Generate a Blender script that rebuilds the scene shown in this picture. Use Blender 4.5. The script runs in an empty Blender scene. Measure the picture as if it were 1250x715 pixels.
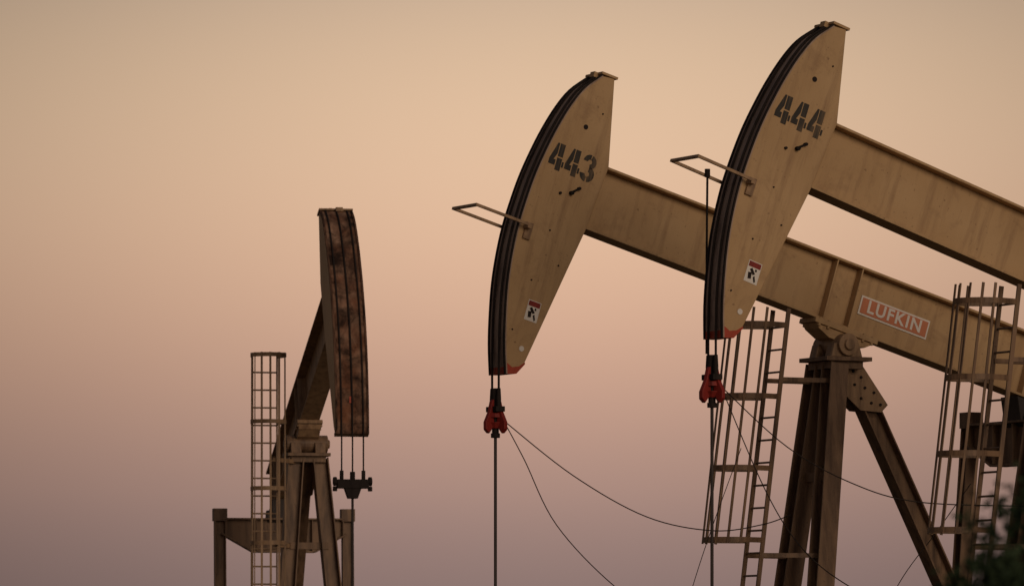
import bpy, bmesh, math, random
from mathutils import Vector, Matrix
random.seed(7)
S = bpy.context.scene
S.view_settings.view_transform = 'Standard'
S.view_settings.look = 'None'
S.view_settings.exposure = 0
COL = S.collection

# ------------------------------------------------------------------ materials
def new_mat(name):
    m = bpy.data.materials.new(name); m.use_nodes = True
    nt = m.node_tree
    return m, nt, nt.nodes['Principled BSDF']

def painted(name, c1, c2, dirt, rough=0.55, scale=1.2, dirt_lo=0.52, dirt_hi=0.72, streak=5.0, bump=0.02, metal=0.0, spec=0.3, stretch=.12, stain=None, stain_lo=.54, stain_amt=.6):
    """weathered paint: broad tone drift + vertical dirt streaks + fine speckle (+ optional large rust stains)"""
    m, nt, b = new_mat(name)
    N, L = nt.nodes, nt.links
    tc = N.new('ShaderNodeTexCoord')
    n1 = N.new('ShaderNodeTexNoise'); n1.inputs['Scale'].default_value = scale; n1.inputs['Detail'].default_value = 6
    L.new(tc.outputs['Object'], n1.inputs['Vector'])
    r1 = N.new('ShaderNodeValToRGB'); r1.color_ramp.elements[0].position = .35; r1.color_ramp.elements[1].position = .65
    r1.color_ramp.elements[0].color = (*c1, 1); r1.color_ramp.elements[1].color = (*c2, 1)
    L.new(n1.outputs['Fac'], r1.inputs['Fac'])
    mp = N.new('ShaderNodeMapping'); mp.inputs['Scale'].default_value = (streak, streak, streak*stretch)
    L.new(tc.outputs['Object'], mp.inputs['Vector'])
    n2 = N.new('ShaderNodeTexNoise'); n2.inputs['Scale'].default_value = 1.6; n2.inputs['Detail'].default_value = 8; n2.inputs['Roughness'].default_value = .65
    L.new(mp.outputs['Vector'], n2.inputs['Vector'])
    r2 = N.new('ShaderNodeValToRGB'); r2.color_ramp.elements[0].position = dirt_lo; r2.color_ramp.elements[1].position = dirt_hi
    L.new(n2.outputs['Fac'], r2.inputs['Fac'])
    mx = N.new('ShaderNodeMix'); mx.data_type = 'RGBA'
    L.new(r2.outputs['Color'], mx.inputs['Factor']); L.new(r1.outputs['Color'], mx.inputs['A']); mx.inputs['B'].default_value = (*dirt, 1)
    base = mx.outputs['Result']
    if stain:
        n4 = N.new('ShaderNodeTexNoise'); n4.inputs['Scale'].default_value = 2.3; n4.inputs['Detail'].default_value = 10; n4.inputs['Roughness'].default_value=.72; n4.inputs['Distortion'].default_value=.6
        mp4 = N.new('ShaderNodeMapping'); mp4.inputs['Location'].default_value=(3.1,1.7,5.2); L.new(tc.outputs['Object'], mp4.inputs['Vector']); L.new(mp4.outputs['Vector'], n4.inputs['Vector'])
        r4 = N.new('ShaderNodeValToRGB'); r4.color_ramp.elements[0].position=stain_lo; r4.color_ramp.elements[1].position=stain_lo+.2
        r4.color_ramp.elements[1].color=(stain_amt,)*3+(1,)
        L.new(n4.outputs['Fac'], r4.inputs['Fac'])
        m4 = N.new('ShaderNodeMix'); m4.data_type='RGBA'; L.new(r4.outputs['Color'], m4.inputs['Factor']); L.new(base, m4.inputs['A']); m4.inputs['B'].default_value=(*stain,1)
        base = m4.outputs['Result']
    n3 = N.new('ShaderNodeTexNoise'); n3.inputs['Scale'].default_value = 22; n3.inputs['Detail'].default_value = 4
    L.new(tc.outputs['Object'], n3.inputs['Vector'])
    r3 = N.new('ShaderNodeValToRGB'); r3.color_ramp.elements[0].position = .66; r3.color_ramp.elements[1].position = .74
    L.new(n3.outputs['Fac'], r3.inputs['Fac'])
    ml = N.new('ShaderNodeMath'); ml.operation = 'MULTIPLY'; ml.inputs[1].default_value = .55
    L.new(r3.outputs['Color'], ml.inputs[0])
    m2 = N.new('ShaderNodeMix'); m2.data_type = 'RGBA'
    L.new(ml.outputs[0], m2.inputs['Factor']); L.new(base, m2.inputs['A']); m2.inputs['B'].default_value = (dirt[0]*.5, dirt[1]*.45, dirt[2]*.4, 1)
    L.new(m2.outputs['Result'], b.inputs['Base Color'])
    b.inputs['Roughness'].default_value = rough
    b.inputs['Metallic'].default_value = metal
    b.inputs['Specular IOR Level'].default_value = spec
    bp = N.new('ShaderNodeBump'); bp.inputs['Strength'].default_value = .3; bp.inputs['Distance'].default_value = bump
    L.new(n2.outputs['Fac'], bp.inputs['Height']); L.new(bp.outputs['Normal'], b.inputs['Normal'])
    return m

M = {}
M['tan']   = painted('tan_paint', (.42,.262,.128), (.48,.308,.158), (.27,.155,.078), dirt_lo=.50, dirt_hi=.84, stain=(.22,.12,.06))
M['tan_d'] = painted('weathered_tan_backlit', (.19,.112,.066), (.25,.15,.088), (.075,.042,.027), dirt_lo=.42, dirt_hi=.70)  # weathered tan; backlit shade of legs and frames put into the darker colour
M['tan_m'] = painted('tan_paint_aged', (.30,.185,.105), (.37,.23,.13), (.12,.07,.042), dirt_lo=.45, dirt_hi=.75, stain=(.12,.065,.04))
M['face']  = painted('head_face_greasy', (.34,.235,.18), (.42,.30,.23), (.12,.075,.058), dirt_lo=.45, dirt_hi=.75)
M['rusty'] = painted('rusted_face', (.20,.085,.048), (.34,.20,.135), (.05,.024,.017), dirt_lo=.42, dirt_hi=.72, streak=3.0, rough=.85, scale=3.0, stretch=.35, spec=.1, stain=(.017,.010,.008), stain_lo=.43, stain_amt=.95)
M['brown'] = painted('rust_brown_edge', (.09,.045,.03), (.16,.085,.055), (.02,.012,.010), dirt_lo=.45, dirt_hi=.6, rough=.85, spec=.1)
M['black'] = painted('grease_black', (.022,.016,.015), (.034,.025,.022), (.010,.008,.007), rough=.8, spec=.12)
M['steel'] = painted('dark_steel', (.04,.03,.028), (.06,.045,.04), (.02,.014,.012), rough=.6, metal=.2)
M['red']   = painted('red_paint', (.20,.016,.012), (.27,.025,.018), (.05,.010,.008))
M['redcap']= painted('red_oxide_cap', (.36,.045,.02), (.42,.06,.025), (.15,.03,.015))
M['stencil']=painted('stencil_black', (.022,.018,.015), (.035,.028,.022), (.17,.11,.06), dirt_lo=.52, dirt_hi=.75)
M['white'] = painted('white_decal', (.66,.60,.55), (.72,.66,.60), (.42,.32,.25), dirt_lo=.6, dirt_hi=.8)
M['orange']= painted('orange_decal', (.50,.17,.085), (.54,.20,.10), (.36,.13,.07), dirt_lo=.6, dirt_hi=.8)
M['concrete']=painted('concrete', (.30,.27,.24), (.36,.33,.29), (.18,.15,.12), rough=.9)

# ------------------------------------------------------------------ mesh builder
class MB:
    def __init__(s): s.v=[]; s.f=[]
    def add(s, vs, fs):
        o=len(s.v); s.v += [tuple(v) for v in vs]; s.f += [tuple(i+o for i in f) for f in fs]
    def bar(s, p0, p1, w, h, up=(0,0,1), off=(0,0), w1=None, h1=None):
        p0=Vector(p0); p1=Vector(p1); t=(p1-p0).normalized(); up=Vector(up)
        sd=up.cross(t)
        if sd.length<1e-4: sd=Vector((0,1,0)).cross(t)
        sd.normalize(); u2=t.cross(sd).normalized()
        w1=w if w1 is None else w1; h1=h if h1 is None else h1
        c=sd*off[0]+u2*off[1]; vs=[]
        for p,W,H in ((p0,w,h),(p1,w1,h1)):
            for a,b in ((-1,-1),(1,-1),(1,1),(-1,1)):
                vs.append(p+c+sd*a*W/2+u2*b*H/2)
        s.add(vs,[(3,2,1,0),(4,5,6,7),(0,1,5,4),(1,2,6,5),(2,3,7,6),(3,0,4,7)])
    def box(s, c, d):
        c=Vector(c); s.bar(c-Vector((d[0]/2,0,0)), c+Vector((d[0]/2,0,0)), d[1], d[2])
    def hbeam(s, p0, p1, depth, fw, tf=.025, tw=.02, up=(0,0,1)):
        s.bar(p0,p1,tw,depth-2*tf,up)
        s.bar(p0,p1,fw,tf,up,(0,(depth-tf)/2)); s.bar(p0,p1,fw,tf,up,(0,-(depth-tf)/2))
    def tube(s, pts, r, n=8, caps=True):
        pts=[Vector(p) for p in pts]; rings=[]; ref=None
        for i,p in enumerate(pts):
            t=(pts[min(i+1,len(pts)-1)]-pts[max(i-1,0)]).normalized()
            if ref is None: ref=Vector((0,0,1)) if abs(t.z)<.9 else Vector((0,1,0))
            a=(ref-t*ref.dot(t)).normalized(); ref=a; b=t.cross(a)
            rr=r[i] if isinstance(r,(list,tuple)) else r
            rings.append([p+(a*math.cos(2*math.pi*k/n)+b*math.sin(2*math.pi*k/n))*rr for k in range(n)])
        vs=[v for q in rings for v in q]; fs=[]
        for i in range(len(pts)-1):
            for k in range(n):
                fs.append((i*n+k, i*n+(k+1)%n, (i+1)*n+(k+1)%n, (i+1)*n+k))
        if caps: fs.append(tuple(range(n))[::-1]); fs.append(tuple((len(pts)-1)*n+k for k in range(n)))
        s.add(vs,fs)
    def prism(s, poly, w0, w1, frame=None):
        n=len(poly); vs=[Vector((x,w0,z)) for x,z in poly]+[Vector((x,w1,z)) for x,z in poly]
        if frame is not None: vs=[frame@v for v in vs]
        fs=[tuple(range(n)), tuple(range(2*n-1,n-1,-1))]+[((i+1)%n,i,n+i,n+(i+1)%n) for i in range(n)]
        s.add(vs,fs)
    def strip(s, path, off0, off1, w0, w1):
        n=len(path); vs=[]
        for i,(x,z) in enumerate(path):
            a=path[max(i-1,0)]; b=path[min(i+1,n-1)]
            t=Vector((b[0]-a[0],b[1]-a[1])).normalized(); nx,nz=t.y,-t.x
            if nx<0: nx,nz=-nx,-nz
            for o,w in ((off0,w0),(off1,w0),(off1,w1),(off0,w1)):
                vs.append((x+nx*o,w,z+nz*o))
        fs=[(0,1,2,3),tuple((n-1)*4+k for k in (3,2,1,0))]
        for i in range(n-1):
            for k in range(4):
                fs.append((i*4+k,i*4+(k+1)%4,(i+1)*4+(k+1)%4,(i+1)*4+k))
        s.add(vs,fs)
    def obj(s, name, mat, parent=None, loc=(0,0,0), rot=(0,0,0), bevel=0, smooth=False):
        me=bpy.data.meshes.new(name); me.from_pydata(s.v,[],s.f); me.update()
        bm=bmesh.new(); bm.from_mesh(me); bmesh.ops.recalc_face_normals(bm,faces=bm.faces); bm.to_mesh(me); bm.free()
        if smooth:
            for p in me.polygons: p.use_smooth=True
        me.materials.append(mat)
        o=bpy.data.objects.new(name,me); COL.objects.link(o)
        if parent: o.parent=parent
        o.location=loc; o.rotation_euler=rot
        if bevel:
            md=o.modifiers.new('bevel','BEVEL'); md.width=bevel; md.segments=2; md.limit_method='ANGLE'; md.angle_limit=math.radians(40)
        return o

# ------------------------------------------------------------------ pumpjack
FRONT=[(4.615,-2.178),(4.745,-1.80),(4.851,-1.396),(4.93,-1.02),(4.975,-.654),(4.995,-.29),(4.983,.072),(4.953,.43),(4.896,.777),(4.82,1.12),(4.714,1.463),(4.585,1.74),(4.395,1.975)]
def smooth_path(P,k=4):
    out=[]
    for i in range(len(P)-1):
        p0=P[max(i-1,0)];p1=P[i];p2=P[i+1];p3=P[min(i+2,len(P)-1)]
        for j in range(k):
            t=j/k
            out.append(tuple(.5*((2*p1[c])+(-p0[c]+p2[c])*t+(2*p0[c]-5*p1[c]+4*p2[c]-p3[c])*t*t+(-p0[c]+3*p1[c]-3*p2[c]+p3[c])*t**3) for c in (0,1)))
    out.append(P[-1]); return out
ARC=smooth_path(FRONT)
HEAD=ARC+[(4.216,2.0),(3.963,.86),(4.05,-.03),(4.402,-1.973),(4.481,-2.125)]
BD=.88   # walking beam depth

def digit(ch, mb, a0, b0, w, K=1.13):
    """stencil digit; reads from the +y side (text runs towards -x)"""
    if ch=='4':
        polys=[[(.0,.115),(.0,.05),(.085,.05),(.085,.115),(.055,.115),(.088,.19),(.088,.315),(.065,.315)],
               [(.098,.0),(.165,.0),(.165,.145),(.098,.145)],[(.098,.162),(.165,.162),(.165,.315),(.098,.315)],
               [(.172,.05),(.196,.05),(.196,.115),(.172,.115)]]
    else:
        def arc(cx,cy,r0,r1,a1,a2,n=7):
            A=[math.radians(a1+(a2-a1)*i/n) for i in range(n+1)]
            return [[(cx+r0*math.cos(A[i]),cy+r0*math.sin(A[i])),(cx+r1*math.cos(A[i]),cy+r1*math.sin(A[i])),
                     (cx+r1*math.cos(A[i+1]),cy+r1*math.sin(A[i+1])),(cx+r0*math.cos(A[i+1]),cy+r0*math.sin(A[i+1]))] for i in range(n)]
        polys=arc(.09,.232,.028,.086,84,178)+arc(.09,.232,.028,.086,-82,74)+arc(.09,.088,.030,.094,-82,82)+arc(.09,.088,.030,.094,182,264)
    for p in polys:
        mb.add([(a0-x*K,w,b0+y*K) for x,y in p],[tuple(range(len(p)))])

def cage_ladder(mb, xt, zt, xb, zb, w, hoops, r=.34, depth=.75, rail=.21, top_ext=0.0):
    def X(z): return xb+(xt-xb)*(z-zb)/(zt-zb)
    for sgn in (-1,1):
        mb.bar((X(zb),w+sgn*rail,zb),(X(zt),w+sgn*rail,zt),.022,.06,up=(1,0,0))
    z=zb+.2
    while z<zt:
        mb.tube([(X(z),w-rail,z),(X(z),w+rail,z)],.014,6); z+=.3
    def hoop(z,k=22):
        pts=[(X(z),w-rail,z)]
        for i in range(k+1):
            t=math.pi*(-.5+i/k)*1.16
            pts.append((X(z)+depth-r+r*math.cos(t)*1.0, w+r*math.sin(t), z))
        pts.append((X(z),w+rail,z)); return pts
    for z in hoops:
        p=hoop(z)
        for i in range(len(p)-1): mb.bar(p[i],p[i+1],.012,.07)
    zl,zh=min(hoops)-.05,zt if top_ext==0 else max(hoops)+.04
    for i in range(7):
        t=math.pi*(-.5+i/6)*1.0
        dx=depth-r+r*math.cos(t)*.985; dy=r*math.sin(t)*.985
        j=random.uniform(-.012,.012)
        mb.bar((X(zl)+dx,w+dy,zl),(X(zh)+dx+j,w+dy-j,zh),.035 if abs(dy)<.2 else .014,.014 if abs(dy)<.2 else .035,up=(1,0,0))
    return X

def pumpjack(loc, heading, alpha, hp, number=None, fancy=True, ladder='front', hw=.22, hang=.2, rusty=False, eq=1.22):
    E=bpy.data.objects.new('pumpjack',None); COL.objects.link(E); E.empty_display_size=1
    E.location=loc; E.rotation_euler=(0,0,heading)
    al=math.radians(alpha); ca,sa=math.cos(al),math.sin(al)
    R=lambda a,b:(a*ca-b*sa, hp+a*sa+b*ca)
    BL=(0,0,hp); BR=(0,-al,0)
    tanh=M['tan']
    tanb=M['tan'] if not rusty else M['tan_m']
    def B(mb,name,mat,**k): return mb.obj(name,mat,E,BL,BR,**k)
    # --- horsehead
    m=MB(); m.prism(HEAD,-hw,hw); B(m,'horsehead_body',tanh,bevel=.012)
    m=MB(); m.strip(ARC,-.012,.008,-hw-.012,hw+.012); B(m,'horsehead_front_plate',M['rusty'] if rusty else M['face'])
    m=MB()
    if rusty:
        for sg in (-1,1): m.strip(ARC,.006,.030,sg*(hw-.004)-.016,sg*(hw-.004)+.016)
        B(m,'horsehead_edge_rails',M['brown'])
        m=MB(); m.strip(ARC[3:-2],.006,.016,-.016,.016); B(m,'horsehead_grease_seam',M['black'])
        m=MB(); m.box((4.55,0,-2.15),(.12,2*hw+.03,.05)); B(m,'horsehead_bottom_lip',M['tan_d'])
        m=MB(); m.strip(ARC[5:7],.006,.018,-.045,.0); B(m,'horsehead_red_patch',M['redcap'])
    else:
        for sg in (-1,1): m.strip(ARC,.005,.026,sg*(hw-.002)-.015,sg*(hw-.002)+.015)
        for sg in (-1,1): m.strip(ARC[1:-1],-.012,.006,sg*(hw+.004)-.006,sg*(hw+.004)+.0065)
        B(m,'horsehead_cable_rails',M['black'])
    m=MB(); m.box((4.30,0,2.012),(.24,2*hw+.04,.03)); m.box((4.42,.05,1.99),(.10,.12,.07)); m.box((4.33,-.08,2.04),(.05,.05,.05))
    B(m,'horsehead_top_plate',tanb)
    # --- walking beam
    TAIL=-3.75
    m=MB(); m.hbeam((TAIL,0,BD/2),(4.1,0,BD/2),BD,.34,.032,.03)
    for a in (.30,-.10,-2.95,-3.35):
        for sg in (-1,1): m.box((a,sg*.088,BD/2),(.02,.145,BD-.07))
    B(m,'walking_beam',tanb,bevel=.004)
    # --- saddle bearing
    m=MB(); m.box((-.06,0,-.035),(1.0,.44,.066))
    m.prism([(.40,-.07),(.34,-.13),(.16,-.20),(-.16,-.20),(-.40,-.16),(-.52,-.07)],-.19,.19)
    for a in (.36,.22,-.34,-.48):
        for sg in (-1,1): m.tube([(a,sg*.20,-.10),(a,sg*.20,.02)],.022,6)
    B(m,'saddle_plate',tanb,bevel=.006)
    m=MB(); m.tube([(0,-.36,hp-.24),(0,.36,hp-.24)],.15,20); m.tube([(0,-.40,hp-.24),(0,.40,hp-.24)],.075,14)
    m.prism([(.24,hp-.40),(.19,hp-.22),(-.19,hp-.22),(-.24,hp-.40)],-.30,-.12); m.prism([(.24,hp-.40),(.19,hp-.22),(-.19,hp-.22),(-.24,hp-.40)],.12,.30)
    m.obj('saddle_bearing',M['tan_m'] if not rusty else M['tan_d'],E,bevel=.01)
    # --- samson post
    m=MB(); m.box((0,0,hp-.43),(.70,.74,.055)); m.box((.0,0,hp-.51),(.50,.60,.10))
    for sg in (-1,1):
        m.hbeam((.13,sg*.21,hp-.5),(.82,sg*.66,.35),.27,.27,.022,.02,up=(0,1,0))
    m.hbeam((-.20,0,hp-.5),(-3.15,0,.40),.25,.26,.022,.02,up=(1,0,.5))
    for h in (hp-2.0,hp-3.75,hp-5.3):
        k=(hp-.5-h)/(hp-.85); x=.13+.69*k; y=.21+.45*k
        m.bar((x,-y,h),(x,y,h),.09,.12)
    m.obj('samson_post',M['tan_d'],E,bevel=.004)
    m=MB()
    for sg in (-1,1):
        m.prism([(-.10,hp-.46),(-.34,hp-.52),(-.72,hp-1.02),(-.62,hp-1.12),(-.30,hp-1.10),(-.06,hp-.90)],sg*.145-.008,sg*.145+.008)
    m.obj('post_gusset',M['tan_m'],E)
    m=MB()
    for (x,z) in ((-.18,.58),(-.30,.66),(-.20,.76),(-.36,.80),(-.50,.86),(-.30,.94),(-.46,1.0),(-.60,1.02)):
        for sg in (-1,1): m.tube([(x,sg*.15,hp-z),(x,sg*.17,hp-z)],.02,6)
    m.obj('post_gusset_bolts',M['black'],E)
    # --- ladder
    m=MB()
    if ladder=='front':
        X=cage_ladder(m,.84,hp+.22,1.66,.35,0,[hp-.95*i for i in range(4)],)
        for h in (hp-.72,hp-3.05):
            k=(hp-.5-h)/(hp-.85)
            for sg in (-1,1): m.bar((X(h),sg*.2,h),(.10+.69*k,sg*(.21+.4*k),h),.04,.06)
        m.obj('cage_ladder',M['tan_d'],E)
    else:
        X=cage_ladder(m,.95,hp+1.25,.95,.35,-.86,[hp+1.2,hp+.07,hp-1.06,hp-1.98,hp-2.9],r=.30,top_ext=1)
        for h in (hp-.55,hp-2.0,hp-3.6):
            k=(hp-.5-h)/(hp-.85)
            m.bar((.95,-.7,h),(.10+.69*k,-(.21+.45*k),h),.05,.07)
        m.obj('cage_ladder',M['tan_m'],E)
    # --- equalizer, pitmans, cranks, gear reducer
    ex,ez=R(-3.15,-.45)
    m=MB(); F=Matrix(((0,1,0,ex),(1,0,0,0),(0,0,1,ez),(0,0,0,1)))
    m.prism([(-eq,.14),(eq,.14),(eq,-.10),(.55,-.42),(-.55,-.42),(-eq,-.10)],-.02,.02,F)
    m.bar((ex,-eq,ez+.15),(ex,eq,ez+.15),.26,.03)
    for sg in (-1,1):
        m.bar((ex,sg*.55,ez-.43),(ex,sg*eq,ez-.11),.26,.03)
    m.bar((ex,-.55,ez-.43),(ex,.55,ez-.43),.26,.03)
    for y in (-.5,0,.5): m.box((ex,y,ez-.14),(.24,.02,.54))
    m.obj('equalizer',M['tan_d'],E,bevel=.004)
    m=MB(); m.prism([(-2.85,-.03),(-3.45,-.03),(-3.30,-.34),(-3.0,-.34)],-.22,.22)
    m.tube([(-3.15,-.3,-.26),(-3.15,.3,-.26)],.13,16); B(m,'equalizer_bearing',M['steel'],bevel=.01)
    sx,sz=-3.9,2.5
    px,pz=-2.62,1.9
    m=MB()
    for sg in (-1,1):
        m.hbeam((ex,sg*(eq+.02),ez+.30),(px,sg*(eq+.02),pz),.20,.19,.02,.02,up=(0,1,0))
        m.box((ex,sg*(eq+.02),ez+.22),(.24,.24,.22))
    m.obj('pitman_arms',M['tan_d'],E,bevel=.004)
    m=MB(); dv=Vector((px-sx,0,pz-sz)).normalized(); cy=eq-.22
    for sg in (-1,1):
        a=Vector((sx,sg*cy,sz)); m.bar(a-dv*.35,a+dv*2.0,.16,.55,h1=.34,up=(0,0,1))
        m.tube([(px,sg*(cy-.1),pz),(px,sg*(eq+.14),pz)],.10,14)
    m.tube([(sx,-1.1,sz),(sx,1.1,sz)],.13,16); m.obj('cranks',M['steel'],E,bevel=.01)
    m=MB(); nv=Vector((-dv.z,0,dv.x))
    for sg in (-1,1):
        for s2 in (-1,1):
            a=Vector((sx,sg*cy,sz))+nv*s2*.48
            m.bar(a+dv*.7,a+dv*1.9,.30,.40,h1=.25)
    m.obj('counterweights',M['tan'],E,bevel=.03)
    m=MB(); m.prism([(-4.6,1.7),(-3.25,1.7),(-3.2,2.2),(-3.4,2.95),(-3.75,3.1),(-4.3,3.05),(-4.65,2.5)],-.5,.5)
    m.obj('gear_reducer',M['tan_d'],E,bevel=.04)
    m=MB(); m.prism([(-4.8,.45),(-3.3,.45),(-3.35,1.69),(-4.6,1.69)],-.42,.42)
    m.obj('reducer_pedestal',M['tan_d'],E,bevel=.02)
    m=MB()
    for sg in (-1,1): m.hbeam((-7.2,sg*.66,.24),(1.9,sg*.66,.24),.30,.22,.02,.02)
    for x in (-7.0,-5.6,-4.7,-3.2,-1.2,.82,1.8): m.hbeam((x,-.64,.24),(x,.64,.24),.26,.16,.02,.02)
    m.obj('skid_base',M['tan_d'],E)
    m=MB(); m.tube([(-6.2,-.5,.95),(-6.2,.35,.95)],.33,20); m.box((-6.2,0,.50),(.8,.9,.20)); m.tube([(-6.2,.45,.95),(-6.2,.62,.95)],.22,18)
    m.obj('motor',M['steel'],E,bevel=.01)
    m=MB(); m.tube([(-4.1,.62,2.0),(-4.1,.76,2.0)],.62,28); m.prism([(-4.2,1.4),(-3.9,2.6),(-6.1,1.25),(-6.3,.65)],.63,.745); m.obj('belt_guard',M['tan_d'],E)
    m=MB(); m.box((-2.7,0,.045),(9.8,2.0,.09)); m.obj('concrete_pad',M['concrete'],E)
    # --- wirelines, carrier, rod
    W=[]
    for (a,b) in reversed(ARC):
        r=math.hypot(a,b); W.append(R(a*(1+.026/r),b*(1+.026/r)))
    ui=max(range(len(W)),key=lambda i:W[i][0]); um=W[ui][0]+.004
    zb=min(R(*q)[1] for q in ARC)
    ct=zb-hang                      # top of carrier
    m=MB()
    for y in ((-.095,.095) if not rusty else (-.18,0,.18)):
        m.tube([(x,y,z) for x,z in W[:ui+1]]+[(um,y,zb),(um,y,ct-.05)],.017 if not rusty else .014,6)
    m.obj('wireline',M['black'],E)
    if not rusty:
        m=MB(); m.tube([(um,0,ct+.02),(um,0,ct-.22)],.055,12); m.tube([(um,0,ct-.2),(um,0,ct-.56)],.045,12)
        for y in (-.095,.095): m.tube([(um,y,ct+.02),(um,y,ct-.12),(um,y,ct-.24)],[.026,.034,.03],8)
        m.tube([(um,0,ct-.56),(um,0,ct-.62)],.06,10)
        m.box((um,0,ct-.25),(.13,.30,.07))
        m.obj('rod_clamp',M['black'],E,bevel=.005)
        m=MB()
        for k in range(4):
            Fm=Matrix.Translation((um,0,ct-.12))@Matrix.Rotation(math.radians(18+90*k),4,'Z')
            m.prism([(.045,0),(.085,-.03),(.12,-.16),(.195,-.30),(.195,-.39),(.14,-.44),(.10,-.40),(.05,-.34)],-.028,.028,Fm)
        m.tube([(um,0,ct-.3),(um,0,ct-.36)],[.10,.12],12); m.tube([(um,0,ct-.42),(um,0,ct-.5)],[.12,.07],12)
        m.obj('carrier_bar',M['red'],E,bevel=.008)
        rod0=ct-.6
    else:
        m=MB(); m.box((um,0,ct-.10),(.16,.52,.15)); 
        m.prism([(-.14,ct-.17),(.14,ct-.17),(.08,ct-.34),(-.08,ct-.34)],-.07,.07,Matrix(((0,1,0,um),(1,0,0,0),(0,0,1,0),(0,0,0,1))))
        for y in (-.18,.18): m.tube([(um,y,ct+.12),(um,y,ct-.03)],.035,8)
        m.tube([(um,0,ct+.1),(um,0,ct-.03)],.045,8)
        for y in (-.29,.29): m.tube([(um,y-.03,ct-.06),(um,y+.03,ct-.06)],.075,10); m.tube([(um,y,ct-.14),(um,y,ct-.22)],.04,8)
        m.obj('carrier_bar',M['black'],E,bevel=.01)
        rod0=ct-.3
    m=MB(); m.tube([(um,0,rod0),(um,0,1.5)],.021,8); m.obj('polished_rod',M['steel'],E)
    m=MB(); m.tube([(um,0,0),(um,0,.5)],.20,18); m.tube([(um,0,.5),(um,0,.58)],.30,18); m.tube([(um,0,.58),(um,0,1.1)],.12,16)
    m.tube([(um,-.5,.85),(um,.5,.85)],.07,12); m.tube([(um,0,1.1),(um,0,1.5)],.07,14); m.tube([(um,0,1.08),(um,0,1.14)],.17,16)
    m.obj('wellhead',M['steel'],E)
    # --- details on the numbered units
    if fancy:
        m=MB()
        y=.335; x0,x1,z=4.93,5.70,-.255
        for sg in (-1,1):
            m.bar((x0,sg*y,z),(x1,sg*y,z),.035,.035)
            m.bar((4.90,sg*(hw+.0),z-.02),(4.90,sg*(y+.02),z-.02),.06,.05)
            m.box((4.86,sg*(hw+.022),z-.06),(.10,.03,.22))
        m.bar((x1,-y-.018,z),(x1,y+.018,z),.035,.035)
        B(m,'guard_frame',M['tan_m'])
        if number:
            m=MB()
            for i,ch in enumerate(number): digit(ch,m,4.83-.240*i,.575,hw+.0035)
            B(m,'stencil_number',M['stencil'])
        m=MB(); m.add([(x,hw+.004,z) for x,z in ((4.39,-1.42),(4.58,-1.42),(4.58,-1.15),(4.39,-1.15))],[(0,1,2,3)])
        m.tube([(4.50,hw+.002,-1.80),(4.50,hw+.008,-1.80)],.036,16); B(m,'warning_decal',M['white'])
        m=MB(); m.add([(x,hw+.007,z) for x,z in ((4.40,-1.225),(4.57,-1.225),(4.57,-1.16),(4.40,-1.16))],[(0,1,2,3)])
        B(m,'warning_decal_band',M['red'])
        m=MB(); zz=hw+.007
        for q in (((4.54,-1.26),(4.51,-1.235),(4.45,-1.30),(4.48,-1.32)),((4.50,-1.29),(4.55,-1.30),(4.535,-1.38),(4.49,-1.37)),((4.45,-1.32),(4.47,-1.34),(4.44,-1.405),(4.42,-1.39)),((4.44,-1.24),(4.465,-1.24),(4.465,-1.27),(4.44,-1.27))):
            m.add([(x,zz,z) for x,z in q],[(0,1,2,3)])
        m.tube([(4.437,hw-.001,1.255),(4.437,hw+.004,1.255)],.034,12)
        m.tube([(4.40,hw,.36),(4.40,hw+.06,.36)],.028,8); m.tube([(4.55,hw,.31),(4.55,hw+.03,.31)],.018,8); m.tube([(4.31,hw,.45),(4.31,hw+.05,.45)],.022,8)
        for (a,b) in ((4.55,-.2),(4.3,-.6),(4.62,-.9),(4.25,1.5),(4.7,-1.6)): m.tube([(a,hw,b),(a,hw+.012,b)],.012,6)
        m.bar((4.40,hw+.03,.37),(4.32,hw+.03,.44),.025,.025)
        B(m,'head_lugs',M['black'])
        m=MB(); m.prism([(4.628,-2.182),(4.672,-2.03),(4.56,-2.07),(4.47,-2.03),(4.402,-1.955),(4.392,-1.975),(4.476,-2.132)],-hw-.004,hw+.004); B(m,'head_toe_cap',M['redcap'])
        m=MB(); x0,x1,z0,z1=-.25,-1.36,.285,.545; m.box(((x0+x1)/2,.022,(z0+z1)/2),(x0-x1,.012,z1-z0)); B(m,'maker_plate',M['white'])
        m=MB(); m.box(((x0+x1)/2,.030,(z0+z1)/2),(x0-x1-.05,.010,z1-z0-.05)); B(m,'maker_plate_field',M['orange'])
        cu=bpy.data.curves.new('maker_lettering','FONT'); cu.body='LUFKIN'; cu.size=.235; cu.offset=.006; cu.extrude=.002; cu.align_x='CENTER'; cu.align_y='CENTER'; cu.space_character=1.16
        t=bpy.data.objects.new('tmp',cu); COL.objects.link(t); bpy.context.view_layer.update()
        me=bpy.data.meshes.new_from_object(t.evaluated_get(bpy.context.evaluated_depsgraph_get())); bpy.data.objects.remove(t)
        me.transform(Matrix(((-1,0,0,(x0+x1)/2),(0,0,1,.038),(0,1,0,(z0+z1)/2),(0,0,0,1))))
        me.materials.clear(); me.materials.append(M['white'])
        o=bpy.data.objects.new('maker_lettering',me); COL.objects.link(o); o.parent=E; o.location=BL; o.rotation_euler=BR
    return E, um, R

yaw=math.radians(27)
hd=math.atan2(-math.sin(yaw),-math.cos(yaw))
HP=6.57
p443,um1,R1=pumpjack((4.323,76,0),hd,16.8,HP,'443')
p444,um2,R2=pumpjack((6.98,71.5,0),hd,18.9,HP,'444',hang=.22)
phi=math.radians(10.5)
p3,um3,R3=pumpjack((-3.54,98,0),math.atan2(-math.cos(phi),math.sin(phi)),22,6.22,None,fancy=False,ladder='side',hw=.265,hang=.72,rusty=True,eq=1.12)

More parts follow.
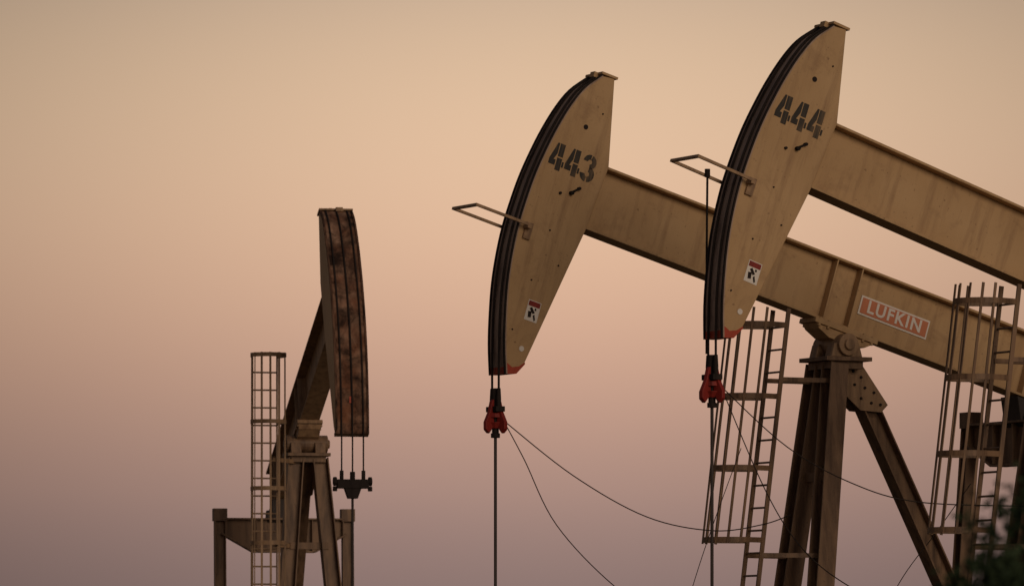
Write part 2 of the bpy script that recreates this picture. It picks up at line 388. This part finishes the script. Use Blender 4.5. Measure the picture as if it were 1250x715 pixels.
m=MB(); gx,gz=R2(5.30,-.27); m.tube([(gx-.10,-.3,gz+.02),(gx-.09,-.3,gz-.9),(gx-.06,-.25,gz-2.2)],.014,6); m.tube([(gx-.10,-.3,gz+.06),(gx-.10,-.3,gz-.04)],.035,8)
m.obj('hanging_line',M['black'],p444)

# ------------------------------------------------------------------ slack cables
def cable(pts,r=.0075):
    P=[Vector(p) for p in pts]; out=[]
    for i in range(len(P)-1):
        p0=P[max(i-1,0)];p1=P[i];p2=P[i+1];p3=P[min(i+2,len(P)-1)]
        for j in range(8):
            t=j/8; out.append(.5*((2*p1)+(-p0+p2)*t+(2*p0-5*p1+4*p2-p3)*t*t+(-p0+3*p1-3*p2+p3)*t**3))
    out.append(P[-1]); m=MB(); m.tube(out,r,6); m.obj('slack_cable',M['black'],smooth=True)
a1=p443.matrix_basis@Vector((um1-.05,.13,5.22)) 
cable([tuple(a1),(.16,73.8,4.72),(.58,74,3.88),(1.34,74.3,3.09),(2.2,74.8,2.52),(3.1,75.2,2.15),(3.75,75.5,2.0)])
cable([tuple(a1),(.80,74,4.52),(1.76,74.4,4.0),(2.64,74.8,3.83),(3.3,75.2,3.92),(3.7,75.5,4.06)])
a2=p444.matrix_basis@Vector((um2-.05,.13,5.42))
cable([tuple(a2),(3.36,69.6,4.71),(4.19,70.1,4.28),(5.04,70.7,4.07),(6.43,71.4,4.04)])
cable([tuple(a2),(3.1,69.4,4.15),(3.57,69.8,3.46),(4.15,70.2,3.02),(4.85,70.8,2.73),(5.7,71.2,2.6)])
cable([(3.0,74.5,4.9),(2.63,74.4,3.9),(2.36,74.3,3.09),(2.1,74.2,2.18),(1.8,74.0,0.0)],.006)
cable([(6.17,76.5,4.51),(5.7,76.5,3.85),(5.18,76.5,3.13),(4.6,76.6,1.9),(4.1,76.7,0.0)],.006)

# ------------------------------------------------------------------ ground
me=bpy.data.meshes.new('ground'); bm=bmesh.new()
bmesh.ops.create_grid(bm,x_segments=80,y_segments=80,size=2500)
for v in bm.verts:
    d=math.hypot(v.co.x,v.co.y-80)
    v.co.z = 0 if d<150 else (math.sin(v.co.x*.004)+math.cos(v.co.y*.005))*1.2-1.5
bm.to_mesh(me); bm.free()
g=bpy.data.objects.new('ground',me); COL.objects.link(g)
gm=painted('dry_dirt',(.16,.12,.08),(.22,.17,.115),(.10,.09,.045),rough=.95,scale=.15,dirt_lo=.45,dirt_hi=.65,streak=.4,bump=.05); me.materials.append(gm)

# ------------------------------------------------------------------ shrub (near, out of focus)
TX=2.08
tr=bpy.data.objects.new('leafy_shrub',None); COL.objects.link(tr); tr.location=(TX,22,0)
RX,ZC,RZ=.52,1.52,.98
m=MB(); tips=[]
def limb(p,d,l,r,lev):
    q=p+d*l*.5+Vector((random.uniform(-.03,.03),random.uniform(-.03,.03),.02)); e=p+d*l
    if lev<3 and ((e.x/RX)**2+(e.y/RX)**2+((e.z-ZC)/RZ)**2)>1: return
    m.tube([p,q,e],[r,r*.8,r*.55],6,caps=False)
    if lev<=3: tips.append(e); tips.append(q)
    if lev==0: return
    for k in range(4):
        nd=(d+Vector((random.uniform(-.9,.9),random.uniform(-.9,.9),random.uniform(-.3,.5)))).normalized()
        limb(e,nd,l*random.uniform(.45,.7),r*.6,lev-1)
for k in range(6):
    a=k*1.05; limb(Vector((.05*math.cos(a),.05*math.sin(a),0)),Vector((.22*math.cos(a),.22*math.sin(a),1)).normalized(),.85,.035,4)
bark=painted('bark',(.06,.045,.03),(.09,.07,.05),(.03,.025,.02),rough=.9); m.obj('stems',bark,tr)
for k in range(260):      # outer sprigs, uneven outline
    th=random.uniform(0,6.283); ph=random.uniform(-.4,1.5); rr=random.uniform(.66,1.06)
    tips.append(Vector((RX*rr*math.cos(th)*math.cos(ph),RX*rr*math.sin(th)*math.cos(ph),ZC+RZ*rr*math.sin(ph))))
vs=[];fs=[]
for t in tips:
    for k in range(random.choice((12,20,32))):
        c=t+Vector([random.gauss(0,.042) for _ in range(3)])
        d=Vector([random.uniform(-1,1) for _ in range(3)]).normalized(); e=d.cross(Vector([random.uniform(-1,1) for _ in range(3)])).normalized()
        L_=random.uniform(.035,.06); w_=L_*.5; o=len(vs)
        vs+= [tuple(c-d*L_*.5),tuple(c+e*w_*.5),tuple(c+d*L_*.5),tuple(c-e*w_*.5)]; fs.append((o,o+1,o+2,o+3))
lm,nt,b=new_mat('leaf'); nz=nt.nodes.new('ShaderNodeTexNoise'); nz.inputs['Scale'].default_value=3
tc=nt.nodes.new('ShaderNodeTexCoord'); nt.links.new(tc.outputs['Object'],nz.inputs['Vector'])
rp=nt.nodes.new('ShaderNodeValToRGB'); rp.color_ramp.elements[0].position=.35; rp.color_ramp.elements[1].position=.65
rp.color_ramp.elements[0].color=(.018,.030,.016,1); rp.color_ramp.elements[1].color=(.04,.058,.03,1)
nt.links.new(nz.outputs['Fac'],rp.inputs['Fac']); nt.links.new(rp.outputs['Color'],b.inputs['Base Color']); b.inputs['Roughness'].default_value=.8; b.inputs['Specular IOR Level'].default_value=.05
mm=MB(); mm.v=vs; mm.f=fs; mm.obj('leaves',lm,tr)

# ------------------------------------------------------------------ dusk sky (anti-twilight side) + sky texture
w=bpy.data.worlds.new('World'); S.world=w; w.use_nodes=True
N,L=w.node_tree.nodes,w.node_tree.links; N.clear()
out=N.new('ShaderNodeOutputWorld'); add=N.new('ShaderNodeAddShader'); L.new(add.outputs[0],out.inputs['Surface'])
bg1=N.new('ShaderNodeBackground'); bg2=N.new('ShaderNodeBackground'); L.new(bg1.outputs[0],add.inputs[0]); L.new(bg2.outputs[0],add.inputs[1])
SUN_EL=math.radians(14); SUN_AZ=math.radians(150)   # azimuth clockwise from +Y
sky=N.new('ShaderNodeTexSky'); sky.sky_type='NISHITA'; sky.sun_disc=False; sky.sun_elevation=math.radians(2); sky.sun_rotation=SUN_AZ; sky.dust_density=3
L.new(sky.outputs[0],bg1.inputs['Color']); bg1.inputs['Strength'].default_value=.006
tc=N.new('ShaderNodeTexCoord'); sp=N.new('ShaderNodeSeparateXYZ'); L.new(tc.outputs['Generated'],sp.inputs[0])
mr=N.new('ShaderNodeMapRange'); mr.inputs['From Min'].default_value=0; mr.inputs['From Max'].default_value=.5; L.new(sp.outputs['Z'],mr.inputs['Value'])
cr=N.new('ShaderNodeValToRGB'); L.new(mr.outputs[0],cr.inputs['Fac']); cr.color_ramp.interpolation='B_SPLINE'
def lin(c): return tuple(((x/255)/12.92 if x/255<=.04045 else ((x/255+.055)/1.055)**2.4) for x in c)+(1,)
stops=[(0.0,(124,104,103)),(.0187,(142,119,114)),(.035,(167,136,126)),(.057,(205,163,141)),(.0785,(228,187,157)),(.10,(229,194,162)),(.1217,(211,181,152)),(.2,(150,138,134)),(.5,(105,108,118))]
el=cr.color_ramp.elements
el[0].position=0; el[0].color=lin(stops[0][1]); el[1].position=1; el[1].color=lin(stops[-1][1])
for z,c in stops[1:-1]:
    e=el.new(z/.5); e.color=lin(c)
dx=N.new('ShaderNodeMath'); dx.operation='SUBTRACT'; L.new(sp.outputs['X'],dx.inputs[0]); dx.inputs[1].default_value=.008
sq=N.new('ShaderNodeMath'); sq.operation='MULTIPLY'; L.new(dx.outputs[0],sq.inputs[0]); L.new(dx.outputs[0],sq.inputs[1])
g1=N.new('ShaderNodeMath'); g1.operation='MULTIPLY'; L.new(sq.outputs[0],g1.inputs[0]); g1.inputs[1].default_value=-70
g2=N.new('ShaderNodeMath'); g2.operation='EXPONENT'; L.new(g1.outputs[0],g2.inputs[0])
g3=N.new('ShaderNodeMapRange'); L.new(g2.outputs[0],g3.inputs['Value']); g3.inputs['To Min'].default_value=.36; g3.inputs['To Max'].default_value=.98
L.new(cr.outputs['Color'],bg2.inputs['Color']); L.new(g3.outputs[0],bg2.inputs['Strength'])

sd=bpy.data.lights.new('sun','SUN'); sd.energy=1.0; sd.angle=math.radians(30); sd.color=(1,.80,.60)
so=bpy.data.objects.new('sun',sd); COL.objects.link(so)
to_sun=Vector((math.sin(SUN_AZ)*math.cos(SUN_EL),math.cos(SUN_AZ)*math.cos(SUN_EL),math.sin(SUN_EL)))
so.rotation_euler=to_sun.to_track_quat('Z','Y').to_euler()

# ------------------------------------------------------------------ camera (telephoto, level, rising front)
cd=bpy.data.cameras.new('camera'); co=bpy.data.objects.new('camera',cd); COL.objects.link(co)
co.location=(0,0,1.7); co.rotation_euler=(math.radians(90),0,0)
cd.lens=200; cd.sensor_width=36; cd.shift_y=.39; cd.clip_end=8000
cd.dof.use_dof=True; cd.dof.focus_distance=73; cd.dof.aperture_fstop=4.5
S.camera=co
